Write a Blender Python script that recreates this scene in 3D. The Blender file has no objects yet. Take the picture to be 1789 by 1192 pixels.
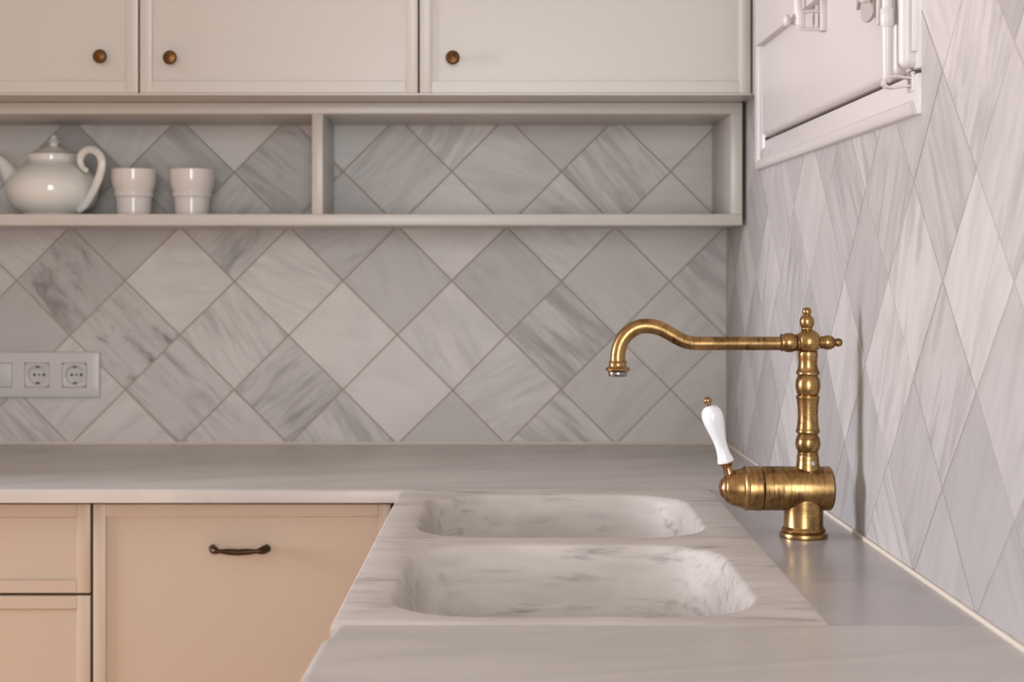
import bpy, bmesh, math, random
from mathutils import Vector, Matrix

random.seed(7)
S = bpy.context.scene
COL = S.collection
R = math.radians

# ------------------------------------------------------------------ camera, world, lights, exposure
F_PX, W_PX, H_PX = 2700.0, 1789.0, 1192.0
CAM_Z = 1.233
cam = bpy.data.cameras.new('camera')
cam.sensor_width = 36.0
cam.lens = F_PX / W_PX * 36.0
cam.shift_x = (W_PX / 2 - 829.0) / W_PX
cam.shift_y = (471.0 - H_PX / 2) / W_PX
cam.clip_start = 0.02
cam.dof.use_dof = True
cam.dof.focus_distance = 1.90
cam.dof.aperture_fstop = 6.3
cam_o = bpy.data.objects.new('camera', cam)
cam_o.location = (0, 0, CAM_Z)
cam_o.rotation_euler = (R(90), 0, 0)
COL.objects.link(cam_o)
S.camera = cam_o

S.view_settings.view_transform = 'Standard'
S.view_settings.look = 'None'
S.view_settings.gamma = 1.0
S.view_settings.use_curve_mapping = False
S.view_settings.exposure = 0.0
S.cycles.max_bounces = 7
S.cycles.diffuse_bounces = 4
S.cycles.glossy_bounces = 4
S.cycles.transmission_bounces = 2

world = bpy.data.worlds.new('World')
S.world = world
world.use_nodes = True
world.node_tree.nodes['Background'].inputs[0].default_value = (0.75, 0.86, 1.0, 1)
world.node_tree.nodes['Background'].inputs[1].default_value = 1.0


def area(name, loc, rot, sx, sy, power, color):
    l = bpy.data.lights.new(name, 'AREA')
    l.shape = 'RECTANGLE'
    l.size, l.size_y, l.energy, l.color = sx, sy, power, color
    o = bpy.data.objects.new(name, l)
    o.location, o.rotation_euler = loc, rot
    COL.objects.link(o)
    return o


# daylight through the window of the opposite wall, and added fill behind the camera
area('daylight_side_window', (-4.16, 1.74, 1.50), (0, R(-90), 0), 1.25, 0.86, 172, (0.875, 0.905, 1.0))
area('rear_fill_light', (0.02, -1.06, 1.45), (R(90), 0, 0), 0.86, 1.4, 38, (0.93, 0.965, 0.965))
sun = bpy.data.lights.new('sun', 'SUN')
sun.energy, sun.angle, sun.color = 3.4, R(1.0), (1.0, 0.80, 0.55)
sun_o = bpy.data.objects.new('sun', sun)
sun_o.rotation_euler = (0, R(-62), 0)
sun_o.location = (-4, 1.8, 4)
COL.objects.link(sun_o)

# ------------------------------------------------------------------ helpers
WORLD = {}


def origin_of(o):
    return WORLD.get(o.name, Vector((0, 0, 0))) if o else Vector((0, 0, 0))


def thing(name, loc, label, cat, group=None):
    o = bpy.data.objects.new(name, None)
    o.empty_display_size = 0.05
    COL.objects.link(o)
    o.location = loc
    WORLD[o.name] = Vector(loc)
    tag(o, label, cat, group)
    return o


def tag(o, label=None, cat=None, group=None, kind=None):
    if label: o['label'] = label
    if cat: o['category'] = cat
    if group: o['group'] = group
    if kind: o['kind'] = kind
    return o


def obj(name, bm, mat, parent=None, smooth=None, origin=None, label=None):
    """link bm (built in world coordinates) as one mesh object"""
    bmesh.ops.recalc_face_normals(bm, faces=bm.faces[:])
    po = origin_of(parent)
    og = Vector(origin) if origin is not None else po
    bm.transform(Matrix.Translation(-og))
    me = bpy.data.meshes.new(name)
    bm.to_mesh(me)
    bm.free()
    me.materials.append(mat)
    if smooth is not None:
        me.polygons.foreach_set('use_smooth', [True] * len(me.polygons))
        me.update()
        if smooth < 180:
            try:
                me.set_sharp_from_angle(angle=R(smooth))
            except Exception:
                pass
    o = bpy.data.objects.new(name, me)
    COL.objects.link(o)
    o.location = og - po
    WORLD[o.name] = og.copy()
    if parent:
        o.parent = parent
    if label:
        o['label'] = label
    return o


def box(bm, x0, x1, y0, y1, z0, z1, bev=0.0, seg=2):
    r = bmesh.ops.create_cube(bm, size=1.0)
    vs = r['verts']
    for v in vs:
        v.co = Vector((x0 + (v.co.x + .5) * (x1 - x0), y0 + (v.co.y + .5) * (y1 - y0), z0 + (v.co.z + .5) * (z1 - z0)))
    if bev > 0:
        es = list({e for v in vs for e in v.link_edges})
        bmesh.ops.bevel(bm, geom=es, offset=bev, segments=seg, profile=0.5, affect='EDGES')
    return bm


def bx(*a, **k):
    return box(bmesh.new(), *a, **k)


def loft(bm, rings, close=True, cap0=True, cap1=True):
    rows = [[bm.verts.new(p) for p in ring] for ring in rings]
    n = len(rows[0])
    for a, b in zip(rows, rows[1:]):
        for i in range(n if close else n - 1):
            j = (i + 1) % n
            bm.faces.new((a[i], a[j], b[j], b[i]))
    if cap0: bm.faces.new(rows[0][::-1])
    if cap1: bm.faces.new(rows[-1])
    return rows


def lathe(bm, prof, base, axis=(0, 0, 1), seg=48):
    """prof: list of (t along axis, radius) from base"""
    ax = Vector(axis).normalized()
    u = ax.orthogonal().normalized()
    w = ax.cross(u)
    b = Vector(base)
    rings = []
    for t, r in prof:
        r = max(r, 1e-5)
        rings.append([b + ax * t + (u * math.cos(2 * math.pi * k / seg) + w * math.sin(2 * math.pi * k / seg)) * r for k in range(seg)])
    loft(bm, rings)
    return bm


def smooth_prof(pts, n=6):
    """Catmull-Rom through (t, r) points"""
    out = []
    P = [pts[0]] + list(pts) + [pts[-1]]
    for i in range(1, len(P) - 2):
        p0, p1, p2, p3 = P[i - 1], P[i], P[i + 1], P[i + 2]
        for k in range(n):
            t = k / n
            out.append(tuple(0.5 * (2 * p1[d] + (p2[d] - p0[d]) * t + (2 * p0[d] - 5 * p1[d] + 4 * p2[d] - p3[d]) * t * t
                             + (3 * p1[d] - p0[d] - 3 * p2[d] + p3[d]) * t ** 3) for d in range(len(p1))))
    out.append(tuple(pts[-1]))
    return out


def tube(bm, pts, radii, seg=20, flat=None):
    """round tube along pts; flat=(side vector, factor) squashes the section"""
    pts = [Vector(p) for p in pts]
    n = len(pts)
    if not hasattr(radii, '__len__'):
        radii = [radii] * n
    t0 = (pts[1] - pts[0]).normalized()
    u = t0.orthogonal().normalized()
    rings = []
    for i, p in enumerate(pts):
        t = (pts[min(i + 1, n - 1)] - pts[max(i - 1, 0)]).normalized()
        u = (u - t * u.dot(t))
        if u.length < 1e-6: u = t.orthogonal()
        u.normalize()
        w = t.cross(u)
        ring = []
        for k in range(seg):
            a = 2 * math.pi * k / seg
            d = (u * math.cos(a) + w * math.sin(a)) * radii[i]
            if flat:
                s = Vector(flat[0])
                d = d + s * d.dot(s) * (flat[1] - 1)
            ring.append(p + d)
        rings.append(ring)
    loft(bm, rings)
    return bm


def ball(bm, c, r, sx=1, sy=1, sz=1, seg=28):
    m = Matrix.Translation(Vector(c)) @ Matrix.Diagonal((sx, sy, sz, 1))
    bmesh.ops.create_uvsphere(bm, u_segments=seg, v_segments=seg // 2, radius=r, matrix=m)
    return bm


def prism(bm, poly, z0, z1, bev=0.0, seg=3, bev_edges=None):
    """poly: list of (x, y); top edges rounded by bev, (bev_edges: indices i of edge i->i+1, None = all)"""
    top = [bm.verts.new((x, y, z1)) for x, y in poly]
    bot = [bm.verts.new((x, y, z0)) for x, y in poly]
    n = len(poly)
    bm.faces.new(top)
    bm.faces.new(bot[::-1])
    for i in range(n):
        j = (i + 1) % n
        bm.faces.new((top[j], top[i], bot[i], bot[j]))
    if bev > 0:
        es = []
        for i in range(n):
            if bev_edges is None or i in bev_edges:
                es.append(bm.edges.get((top[i], top[(i + 1) % n])))
        bmesh.ops.bevel(bm, geom=es, offset=bev, segments=seg, profile=0.5, affect='EDGES')
    return bm


# ------------------------------------------------------------------ materials
def new_mat(name):
    m = bpy.data.materials.new(name)
    m.use_nodes = True
    nt = m.node_tree
    return m, nt, nt.nodes, nt.links, nt.nodes['Principled BSDF']


def simple(name, col, rough=0.5, metal=0.0, bump=0.0, bscale=60, var=0.0, vscale=3, spec=0.5, coat=0):
    m, nt, N, L, b = new_mat(name)
    b.inputs['Base Color'].default_value = (*col, 1)
    b.inputs['Roughness'].default_value = rough
    b.inputs['Metallic'].default_value = metal
    b.inputs['Specular IOR Level'].default_value = spec
    b.inputs['Coat Weight'].default_value = coat
    tc = N.new('ShaderNodeTexCoord')
    if var > 0:
        n = N.new('ShaderNodeTexNoise'); n.inputs['Scale'].default_value = vscale; n.inputs['Detail'].default_value = 4
        L.new(tc.outputs['Object'], n.inputs['Vector'])
        mx = N.new('ShaderNodeMix'); mx.data_type = 'RGBA'
        mx.inputs[6].default_value = (*[c * (1 - var) for c in col], 1)
        mx.inputs[7].default_value = (*[min(1, c * (1 + var)) for c in col], 1)
        L.new(n.outputs['Fac'], mx.inputs[0])
        L.new(mx.outputs[2], b.inputs['Base Color'])
    if bump > 0:
        n2 = N.new('ShaderNodeTexNoise'); n2.inputs['Scale'].default_value = bscale; n2.inputs['Detail'].default_value = 3
        L.new(tc.outputs['Object'], n2.inputs['Vector'])
        bp = N.new('ShaderNodeBump'); bp.inputs['Strength'].default_value = bump; bp.inputs['Distance'].default_value = 0.002
        L.new(n2.outputs['Fac'], bp.inputs['Height'])
        L.new(bp.outputs['Normal'], b.inputs['Normal'])
    return m


def math_n(N, L, op, a, b=None, c=None):
    n = N.new('ShaderNodeMath'); n.operation = op
    for i, v in enumerate((a, b, c)):
        if v is None: continue
        if isinstance(v, (int, float)): n.inputs[i].default_value = v
        else: L.new(v, n.inputs[i])
    return n.outputs[0]


def mixc(N, L, fac, a, b):
    n = N.new('ShaderNodeMix'); n.data_type = 'RGBA'
    if isinstance(fac, (int, float)): n.inputs[0].default_value = fac
    else: L.new(fac, n.inputs[0])
    for i, v in ((6, a), (7, b)):
        if isinstance(v, tuple): n.inputs[i].default_value = (*v, 1)
        else: L.new(v, n.inputs[i])
    return n.outputs[2]


def ramp(N, L, src, a, b):
    n = N.new('ShaderNodeMapRange'); n.interpolation_type = 'SMOOTHSTEP'
    n.inputs[1].default_value, n.inputs[2].default_value = a, b
    L.new(src, n.inputs[0])
    return n.outputs[0]


def noise(N, L, vec, scale, detail=4, rough=0.55, dist=0.0):
    n = N.new('ShaderNodeTexNoise')
    n.inputs['Scale'].default_value = scale; n.inputs['Detail'].default_value = detail
    n.inputs['Roughness'].default_value = rough; n.inputs['Distortion'].default_value = dist
    L.new(vec, n.inputs['Vector'])
    return n.outputs['Fac']


def scaled(N, L, vec, s):
    n = N.new('ShaderNodeVectorMath'); n.operation = 'MULTIPLY'
    L.new(vec, n.inputs[0]); n.inputs[1].default_value = s
    return n.outputs[0]


def tile_material():
    """honed marble; every tile carries its own tone, veining and bedding angle"""
    m, nt, N, L, b = new_mat('marble_tile')
    tc = N.new('ShaderNodeTexCoord')

    def attr(nm):
        a = N.new('ShaderNodeAttribute'); a.attribute_type = 'OBJECT'; a.attribute_name = nm
        return a.outputs['Fac']
    tone, vein, ang, seed, dark = attr('tone'), attr('vein'), attr('bedding'), attr('seed'), attr('stain')
    vr = N.new('ShaderNodeVectorRotate'); vr.rotation_type = 'Y_AXIS'
    L.new(tc.outputs['Object'], vr.inputs['Vector']); L.new(ang, vr.inputs['Angle'])
    off = N.new('ShaderNodeCombineXYZ'); L.new(seed, off.inputs['Y'])
    L.new(math_n(N, L, 'MULTIPLY', seed, 0.37), off.inputs['X'])
    add = N.new('ShaderNodeVectorMath'); add.operation = 'ADD'
    L.new(vr.outputs[0], add.inputs[0]); L.new(off.outputs[0], add.inputs[1])
    v = add.outputs[0]
    streak = noise(N, L, scaled(N, L, v, (5.0, 1.0, 34.0)), 1.0, 5, 0.6, 0.7)
    fine = noise(N, L, scaled(N, L, v, (9.0, 1.0, 95.0)), 1.0, 4, 0.6, 0.4)
    cloud = noise(N, L, scaled(N, L, v, (8.0, 1.0, 14.0)), 1.0, 4, 0.55, 0.5)
    patch = noise(N, L, scaled(N, L, v, (11.0, 1.0, 26.0)), 1.0, 4, 0.6, 0.5)
    grain = noise(N, L, tc.outputs['Object'], 900, 2)
    base = mixc(N, L, tone, (0.715, 0.672, 0.640), (0.390, 0.366, 0.354))
    cl = math_n(N, L, 'MULTIPLY', ramp(N, L, cloud, 0.35, 0.75), 0.35)
    base = mixc(N, L, cl, base, (0.43, 0.405, 0.39))
    sv = math_n(N, L, 'MULTIPLY', ramp(N, L, streak, 0.43, 0.66), math_n(N, L, 'MULTIPLY', vein, 0.92))
    base = mixc(N, L, sv, base, (0.305, 0.285, 0.272))
    fv = math_n(N, L, 'MULTIPLY', ramp(N, L, fine, 0.47, 0.72), math_n(N, L, 'MULTIPLY', vein, 0.50))
    base = mixc(N, L, fv, base, (0.26, 0.24, 0.23))
    pv = math_n(N, L, 'MULTIPLY', ramp(N, L, patch, 0.50, 0.74), dark)
    base = mixc(N, L, pv, base, (0.145, 0.135, 0.115))
    gr = mixc(N, L, math_n(N, L, 'MULTIPLY', grain, 0.10), base, (0.75, 0.72, 0.70))
    L.new(gr, b.inputs['Base Color'])
    b.inputs['Roughness'].default_value = 0.42
    b.inputs['Specular IOR Level'].default_value = 0.4
    bp = N.new('ShaderNodeBump'); bp.inputs['Strength'].default_value = 0.12; bp.inputs['Distance'].default_value = 0.001
    L.new(noise(N, L, tc.outputs['Object'], 35, 3), bp.inputs['Height']); L.new(bp.outputs['Normal'], b.inputs['Normal'])
    return m


def slab_material(name, light, mid, dark, along=(2.2, 9.0, 3.0), vein=0.5, speck=0.0, rough=0.22, rot=0.0):
    m, nt, N, L, b = new_mat(name)
    tc = N.new('ShaderNodeTexCoord')
    mp = N.new('ShaderNodeMapping'); mp.inputs['Rotation'].default_value = (0, 0, R(rot))
    L.new(tc.outputs['Object'], mp.inputs['Vector'])
    v = mp.outputs[0]
    n1 = noise(N, L, scaled(N, L, v, along), 1.0, 5, 0.55, 1.0)
    n2 = noise(N, L, scaled(N, L, v, tuple(a * 2.6 for a in along)), 1.0, 6, 0.62, 1.5)
    n3 = noise(N, L, scaled(N, L, v, tuple(a * q for a, q in zip(along, (2.4, 3.0, 3.0)))), 1.0, 5, 0.64, 0.3)
    c = mixc(N, L, ramp(N, L, n1, 0.32, 0.70), light, mid)
    c = mixc(N, L, math_n(N, L, 'MULTIPLY', ramp(N, L, n2, 0.52, 0.74), vein), c, mid)
    if speck > 0:
        gate = ramp(N, L, noise(N, L, scaled(N, L, v, (6, 6, 6)), 1.0, 2), 0.36, 0.56)
        c = mixc(N, L, math_n(N, L, 'MULTIPLY', math_n(N, L, 'MULTIPLY', ramp(N, L, n3, 0.48, 0.76), gate), speck), c, dark)
    L.new(c, b.inputs['Base Color'])
    g = noise(N, L, tc.outputs['Object'], 420, 2)
    L.new(math_n(N, L, 'MULTIPLY_ADD', g, 0.10, rough - 0.05), b.inputs['Roughness'])
    bp = N.new('ShaderNodeBump'); bp.inputs['Strength'].default_value = 0.08; bp.inputs['Distance'].default_value = 0.0006
    L.new(noise(N, L, tc.outputs['Object'], 60, 4), bp.inputs['Height']); L.new(bp.outputs['Normal'], b.inputs['Normal'])
    return m


def brass_material(name, bright, patina, rough=0.27, along=(1, 1, 1), amount=0.75):
    """brushed antique brass; along stretches the brushing"""
    m, nt, N, L, b = new_mat(name)
    tc = N.new('ShaderNodeTexCoord')
    v = tc.outputs['Object']
    brush = noise(N, L, scaled(N, L, v, along), 1.0, 5, 0.7, 0.2)
    blot = noise(N, L, scaled(N, L, v, (42, 42, 42)), 1.0, 4, 0.6, 0.8)
    f = math_n(N, L, 'ADD', math_n(N, L, 'MULTIPLY', ramp(N, L, brush, 0.42, 0.75), 0.55), math_n(N, L, 'MULTIPLY', ramp(N, L, blot, 0.42, 0.72), 0.65))
    f = math_n(N, L, 'MINIMUM', math_n(N, L, 'MULTIPLY', f, amount), 1.0)
    L.new(mixc(N, L, f, bright, patina), b.inputs['Base Color'])
    b.inputs['Metallic'].default_value = 1.0
    L.new(math_n(N, L, 'MULTIPLY_ADD', f, 0.12, rough), b.inputs['Roughness'])
    bp = N.new('ShaderNodeBump'); bp.inputs['Strength'].default_value = 0.10; bp.inputs['Distance'].default_value = 0.0004
    L.new(brush, bp.inputs['Height']); L.new(bp.outputs['Normal'], b.inputs['Normal'])
    return m


M = {}
M['tile'] = tile_material()
M['grout'] = simple('grout', (0.40, 0.335, 0.285), 0.9, bump=0.3, bscale=300, var=0.12, vscale=9)
M['caulk'] = simple('caulk', (0.66, 0.58, 0.49), 0.6, var=0.06, vscale=20)
M['paint'] = simple('cabinet_paint', (0.555, 0.530, 0.485), 0.32, bump=0.03, bscale=140)
M['base_paint_bounce'] = simple('cabinet_paint_warm_bounce', (0.470, 0.390, 0.305), 0.36, bump=0.03, bscale=140)  # cabinet paint with the warm floor bounce mixed into its colour
M['carcass'] = simple('cabinet_inside_shade', (0.16, 0.115, 0.065), 0.7)  # dark tone puts the shade of the door gaps into the colour
M['white_paint'] = simple('old_gloss_paint', (0.62, 0.575, 0.555), 0.33, bump=0.16, bscale=38, var=0.03, vscale=12)
M['plate_grey'] = simple('lock_plate_grey', (0.46, 0.42, 0.40), 0.4, bump=0.1, bscale=60)  # lock plate tone, darker and greyer than the other ironwork
M['plaster'] = simple('plaster', (0.58, 0.555, 0.53), 0.85, bump=0.05)
M['worktop'] = slab_material('worktop_marble', (0.54, 0.505, 0.47), (0.43, 0.402, 0.375), (0.22, 0.2, 0.19), (2.0, 9.0, 3.0), 0.45, 0.0, 0.30, -14)
M['sink'] = slab_material('sink_marble', (0.62, 0.575, 0.535), (0.520, 0.475, 0.440), (0.20, 0.18, 0.165), (4.2, 17.0, 22.0), 0.35, 0.80, 0.56, 4)
M['strip'] = slab_material('grey_stone', (0.42, 0.395, 0.39), (0.355, 0.335, 0.33), (0.25, 0.22, 0.2), (5, 5, 3), 0.4, 0.0, 0.24, 30)
BR, PT = (0.430, 0.268, 0.108), (0.082, 0.043, 0.019)  # second tone is patina, deepened to stand in for dark reflections
M['brass_vert'] = brass_material('brass_turned', BR, PT, 0.25, (30, 30, 900), 0.95)
M['brass_horiz'] = brass_material('brass_brushed', BR, PT, 0.27, (420, 30, 60), 1.0)
M['brass_copper'] = brass_material('brass_tip', (0.48, 0.29, 0.15), (0.2, 0.1, 0.05), 0.2, (60, 60, 60), 0.5)
M['old_brass'] = brass_material('old_brass', (0.150, 0.072, 0.026), (0.045, 0.020, 0.009), 0.36, (60, 60, 60), 1.0)
M['bronze'] = simple('dark_bronze', (0.055, 0.032, 0.018), 0.36, 0.8, var=0.3, vscale=90)
M['chrome'] = simple('chrome', (0.75, 0.75, 0.76), 0.14, 1.0)
M['aerator'] = simple('aerator', (0.30, 0.28, 0.28), 0.25, 1.0)
M['porcelain'] = simple('porcelain', (0.83, 0.84, 0.85), 0.08, coat=0.5)
M['glaze'] = simple('teapot_glaze', (0.76, 0.755, 0.71), 0.10, coat=0.4)
M['stoneware'] = simple('cup_glaze', (0.75, 0.70, 0.665), 0.13, coat=0.3)
M['plastic'] = simple('white_plastic', (0.60, 0.575, 0.565), 0.28)
M['plastic_dim'] = simple('socket_plastic', (0.60, 0.57, 0.55), 0.32)
M['black'] = simple('socket_hole', (0.012, 0.010, 0.009), 0.6)
M['steel'] = simple('earth_clip', (0.10, 0.085, 0.06), 0.4, 0.8)
M['floor'] = simple('terracotta', (0.60, 0.27, 0.09), 0.5, bump=0.1, bscale=20, var=0.12, vscale=6)
M['glass'] = simple('glass', (0.9, 0.93, 0.95), 0.05)

# ------------------------------------------------------------------ room shell
WALL_Y = 2.948        # face of the tiles on the back wall
WALL_X = 0.481        # face of the tiles on the window wall
TOP = 0.900           # worktop height
XL, YB, ZC = -4.20, -1.12, 2.70
GR = 0.0007           # joints lie this much behind the tile faces


def struct(name, bm, mat, **k):
    o = obj(name, bm, mat, **k)
    o['kind'] = 'structure'
    return o


struct('floor', bx(XL - .1, 0.7, YB - .1, 3.15, -0.08, 0.0), M['floor'])
struct('ceiling', bx(XL - .1, 0.7, YB - .1, 3.15, ZC, ZC + .08), M['plaster'])
wall_back = struct('wall_back', bx(XL - .1, 0.70, WALL_Y + GR, 3.10, 0, ZC), M['grout'])
# left wall with the window that lights the worktop
wl = bmesh.new()
box(wl, XL - .1, XL, YB, 1.29, 0, ZC); box(wl, XL - .1, XL, 2.19, WALL_Y + GR, 0, ZC)
box(wl, XL - .1, XL, 1.29, 2.19, 0, 0.85); box(wl, XL - .1, XL, 1.29, 2.19, 2.15, ZC)
struct('wall_left', wl, M['plaster'])
# wall behind the camera with an opening added for the fill lamp
wb = bmesh.new()
box(wb, XL - .1, -.43, YB - .1, YB, 0, ZC); box(wb, 0.47, 0.70, YB - .1, YB, 0, ZC)
box(wb, -.43, 0.47, YB - .1, YB, 2.17, ZC); box(wb, -.43, 0.47, YB - .1, YB, 0, .73)
struct('wall_rear', wb, M['plaster'])

struct('added_shade_wall', bx(-1.34, -1.225, 2.36, WALL_Y + GR, 0, ZC), M['plaster'])   # unseen wall added to shade the left part of the back wall
# window wall (right): backing with an opening for the window
WY0, WY1, WZ0, WZ1 = 1.663, 2.603, 1.400, 2.420
gx = WALL_X + GR
wr = bmesh.new()
box(wr, gx, 0.70, YB, WY0, 0, ZC); box(wr, gx, 0.70, WY1, WALL_Y + GR, 0, ZC)
box(wr, gx, 0.70, WY0, WY1, 0, WZ0); box(wr, gx, 0.70, WY0, WY1, WZ1, ZC)
wall_right = struct('wall_right', wr, M['grout'])


# ------------------------------------------------------------------ tiles
def clip(poly, axis, lim, keep_less):
    out = []
    n = len(poly)
    for i in range(n):
        a, c = poly[i], poly[(i + 1) % n]
        ia = (a[axis] <= lim) if keep_less else (a[axis] >= lim)
        ic = (c[axis] <= lim) if keep_less else (c[axis] >= lim)
        if ia: out.append(a)
        if ia != ic:
            t = (lim - a[axis]) / (c[axis] - a[axis])
            out.append((a[0] + (c[0] - a[0]) * t, a[1] + (c[1] - a[1]) * t))
    return out


def clip_rect(poly, r):
    for ax, lim, less in ((0, r[0], False), (0, r[1], True), (1, r[2], False), (1, r[3], True)):
        if len(poly) < 3: return []
        poly = clip(poly, ax, lim, less)
    return poly if len(poly) >= 3 else []


def poly_area(p):
    return abs(sum(p[i][0] * p[(i + 1) % len(p)][1] - p[(i + 1) % len(p)][0] * p[i][1] for i in range(len(p)))) / 2


def dedupe(p):
    q = []
    for a in p:
        if not q or math.hypot(a[0] - q[-1][0], a[1] - q[-1][1]) > 1e-5: q.append(a)
    if len(q) > 1 and math.hypot(q[0][0] - q[-1][0], q[0][1] - q[-1][1]) < 1e-5: q.pop()
    return q


TILE_PARAMS = {}


def add_tile(polys, centre, place, rz, parent, prm):
    """polys in wall coordinates (along, up); local frame: x along, z up, -y out of the wall"""
    bm = bmesh.new()
    n_ok = 0
    proud = prm.get('proud', 0.0)
    for p in polys:
        p = dedupe(p)
        if len(p) < 3 or poly_area(p) < 2e-5: continue
        n_ok += 1
        cx = sum(a[0] for a in p) / len(p); cz = sum(a[1] for a in p) / len(p)
        rings = []
        for d, inset in ((GR, 0), (0.0003 - proud, 0), (-proud, 0.0004)):
            ring = []
            for a in p:
                dx, dz = a[0] - cx, a[1] - cz
                l = math.hypot(dx, dz)
                k = max(0.3, 1 - inset / l) if (inset and len(polys) == 1) else 1
                ring.append((cx + dx * k - centre[0], d, cz + dz * k - centre[1]))
            rings.append(ring)
        loft(bm, rings)
    if not n_ok:
        bm.free(); return None
    bmesh.ops.recalc_face_normals(bm, faces=bm.faces[:])
    me = bpy.data.meshes.new('tile')
    bm.to_mesh(me); bm.free()
    me.materials.append(M['tile'])
    o = bpy.data.objects.new('tile', me)
    COL.objects.link(o)
    o.parent = parent
    o.location = place(centre)
    o.rotation_euler = (0, 0, rz)
    for k in ('tone', 'vein', 'bedding', 'seed', 'stain'):
        o[k] = float(prm[k])
    return o


def diamond_grid(a0, z0, ha, hz, imin, imax, jmin, jmax, jit, seed):
    """nodes (i, j) with i + j even are joints' crossings; tiles are centred on odd nodes"""
    rnd = random.Random(seed)
    node = {}
    for i in range(imin - 1, imax + 2):
        for j in range(jmin - 1, jmax + 2):
            node[i, j] = (a0 + i * ha + rnd.uniform(-jit, jit), z0 + j * hz + rnd.uniform(-jit, jit))
    for i in range(imin, imax + 1):
        for j in range(jmin, jmax + 1):
            if (i + j) % 2:
                yield i, j, [node[i - 1, j], node[i, j - 1], node[i + 1, j], node[i, j + 1]]


def shrink(p, w):
    cx = sum(a[0] for a in p) / 4; cz = sum(a[1] for a in p) / 4
    return [(cx + (a[0] - cx) * (1 - w / 0.074), cz + (a[1] - cz) * (1 - w / 0.074)) for a in p]


def T(tone, vein=0.3, deg=0.0, stain=0.0):
    return dict(tone=tone, vein=vein, bedding=R(deg), stain=stain)


# seen on the back wall: key = (column, row) of the tile centre; column 0 is at the leftmost joint crossing
S_BACK = 2700.0 / WALL_Y
A0 = (28.0 - 829.0) / S_BACK
Z0 = CAM_Z - (491.0 - 471.0) / S_BACK
HB = 95.25 / S_BACK
BACK = {
    # row +3 (inside the open shelf, top)
    (0, 3): T(.25, .1), (2, 3): T(.1, .25, 70), (4, 3): T(.08, .05), (6, 3): T(.2, .1), (8, 3): T(.1, .5, 60, .2), (10, 3): T(.55, .15), (12, 3): T(.25, .15),
    # row +2
    (1, 2): T(.95, .2), (3, 2): T(.45, .6, -45), (5, 2): T(.55, .75, -38, .25), (7, 2): T(.35, .55, 45), (9, 2): T(.25, .25, -20, .1), (11, 2): T(.25, .85, -52), (13, 2): T(.35, .2),
    # row +1
    (0, 1): T(.25, .45, -42), (2, 1): T(.6, .15, 40), (4, 1): T(.3, .6, 52, .55), (6, 1): T(.5, .3, 20, .25), (8, 1): T(.08, .12), (10, 1): T(.12, .3, -35, .35), (12, 1): T(.28, .08),
    # row 0
    (-1, 0): T(.2, .3, -40), (1, 0): T(.62, .35, -55, .75), (3, 0): T(.05, .18, 0), (5, 0): T(.02, .35, -25), (7, 0): T(.48, .2, -60), (9, 0): T(.62, .25, -45, .15), (11, 0): T(.42, .15, -50), (13, 0): T(.45, .6, -45),
    # row -1
    (0, -1): T(.6, .1), (2, -1): T(.4, .5, -48, .95), (4, -1): T(.18, .55, -58), (6, -1): T(.0, .05), (8, -1): T(.1, .3, -60), (10, -1): T(.4, .95, -42, .3), (12, -1): T(.42, .25, 45),
    # row -2
    (1, -2): T(.15, .3, 45), (3, -2): T(.35, .85, -44, .25), (5, -2): T(.42, .9, 38, .3), (7, -2): T(-.12, .03), (9, -2): T(.18, .3, 25, .1), (11, -2): T(.45, .2, 50), (13, -2): T(.35, .2, 20),
    # row -3
    (0, -3): T(.25, .6, -45), (2, -3): T(.12, .2, 30), (4, -3): T(.25, .75, -45), (6, -3): T(.3, .7, -60), (8, -3): T(.55, .12), (10, -3): T(.25, .75, -38, .15), (12, -3): T(.35, .3, 45),
}
rnd_b = random.Random(11)
for i, j, p in diamond_grid(A0, Z0, HB, HB, -9, 14, -4, 4, 0.0012, 3):
    c = (A0 + i * HB, Z0 + j * HB)
    q = clip_rect(shrink(p, 0.0014), (-1.224, WALL_X - 0.0005, TOP + 0.003, 1.575))
    prm = dict(BACK.get((i, j), T(rnd_b.uniform(0, .6), rnd_b.uniform(.1, .8), rnd_b.choice((-45, 45)) + rnd_b.uniform(-15, 15), rnd_b.choice((0, 0, .3)))))
    prm['seed'] = rnd_b.uniform(0, 40); prm['proud'] = rnd_b.uniform(-0.00015, 0.00015)
    if q: add_tile([q], c, lambda c_: (c_[0], WALL_Y, c_[1]), 0.0, wall_back, prm)

# window wall: along coordinate = -world y (so the same local frame serves)
HY, HZ = 0.1054, 0.1072
rnd_r = random.Random(29)
for i, j, p in diamond_grid(-1.5877, CAM_Z - 0.0110, HY, HZ, -13, 11, -3, 8, 0.0012, 5):
    c = (-1.5877 + i * HY, CAM_Z - 0.0110 + j * HZ)
    s = shrink(p, 0.0009)
    zt = 1.90
    regs = [(-WY0, 0.0 - 0.45, TOP + 0.003, zt), (-WY1, -WY0, TOP + 0.003, WZ0), (-WALL_Y, -WY1, TOP + 0.003, 1.575)]
    qs = [q for q in (clip_rect(s, r) for r in regs) if q]
    d = rnd_r.choice((-56, -52, 58, 62, 66)) + rnd_r.uniform(-6, 6)
    prm = T(rnd_r.choice((.4, .55, .66, .74, .86, 1.0)), rnd_r.uniform(.3, .85), d, rnd_r.choice((0, 0, 0, 0, .12)))
    prm['seed'] = rnd_r.uniform(0, 40); prm['proud'] = rnd_r.uniform(-0.00015, 0.00015)
    if qs: add_tile(qs, c, lambda c_: (WALL_X, -c_[0], c_[1]), R(-90), wall_right, prm)

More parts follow.
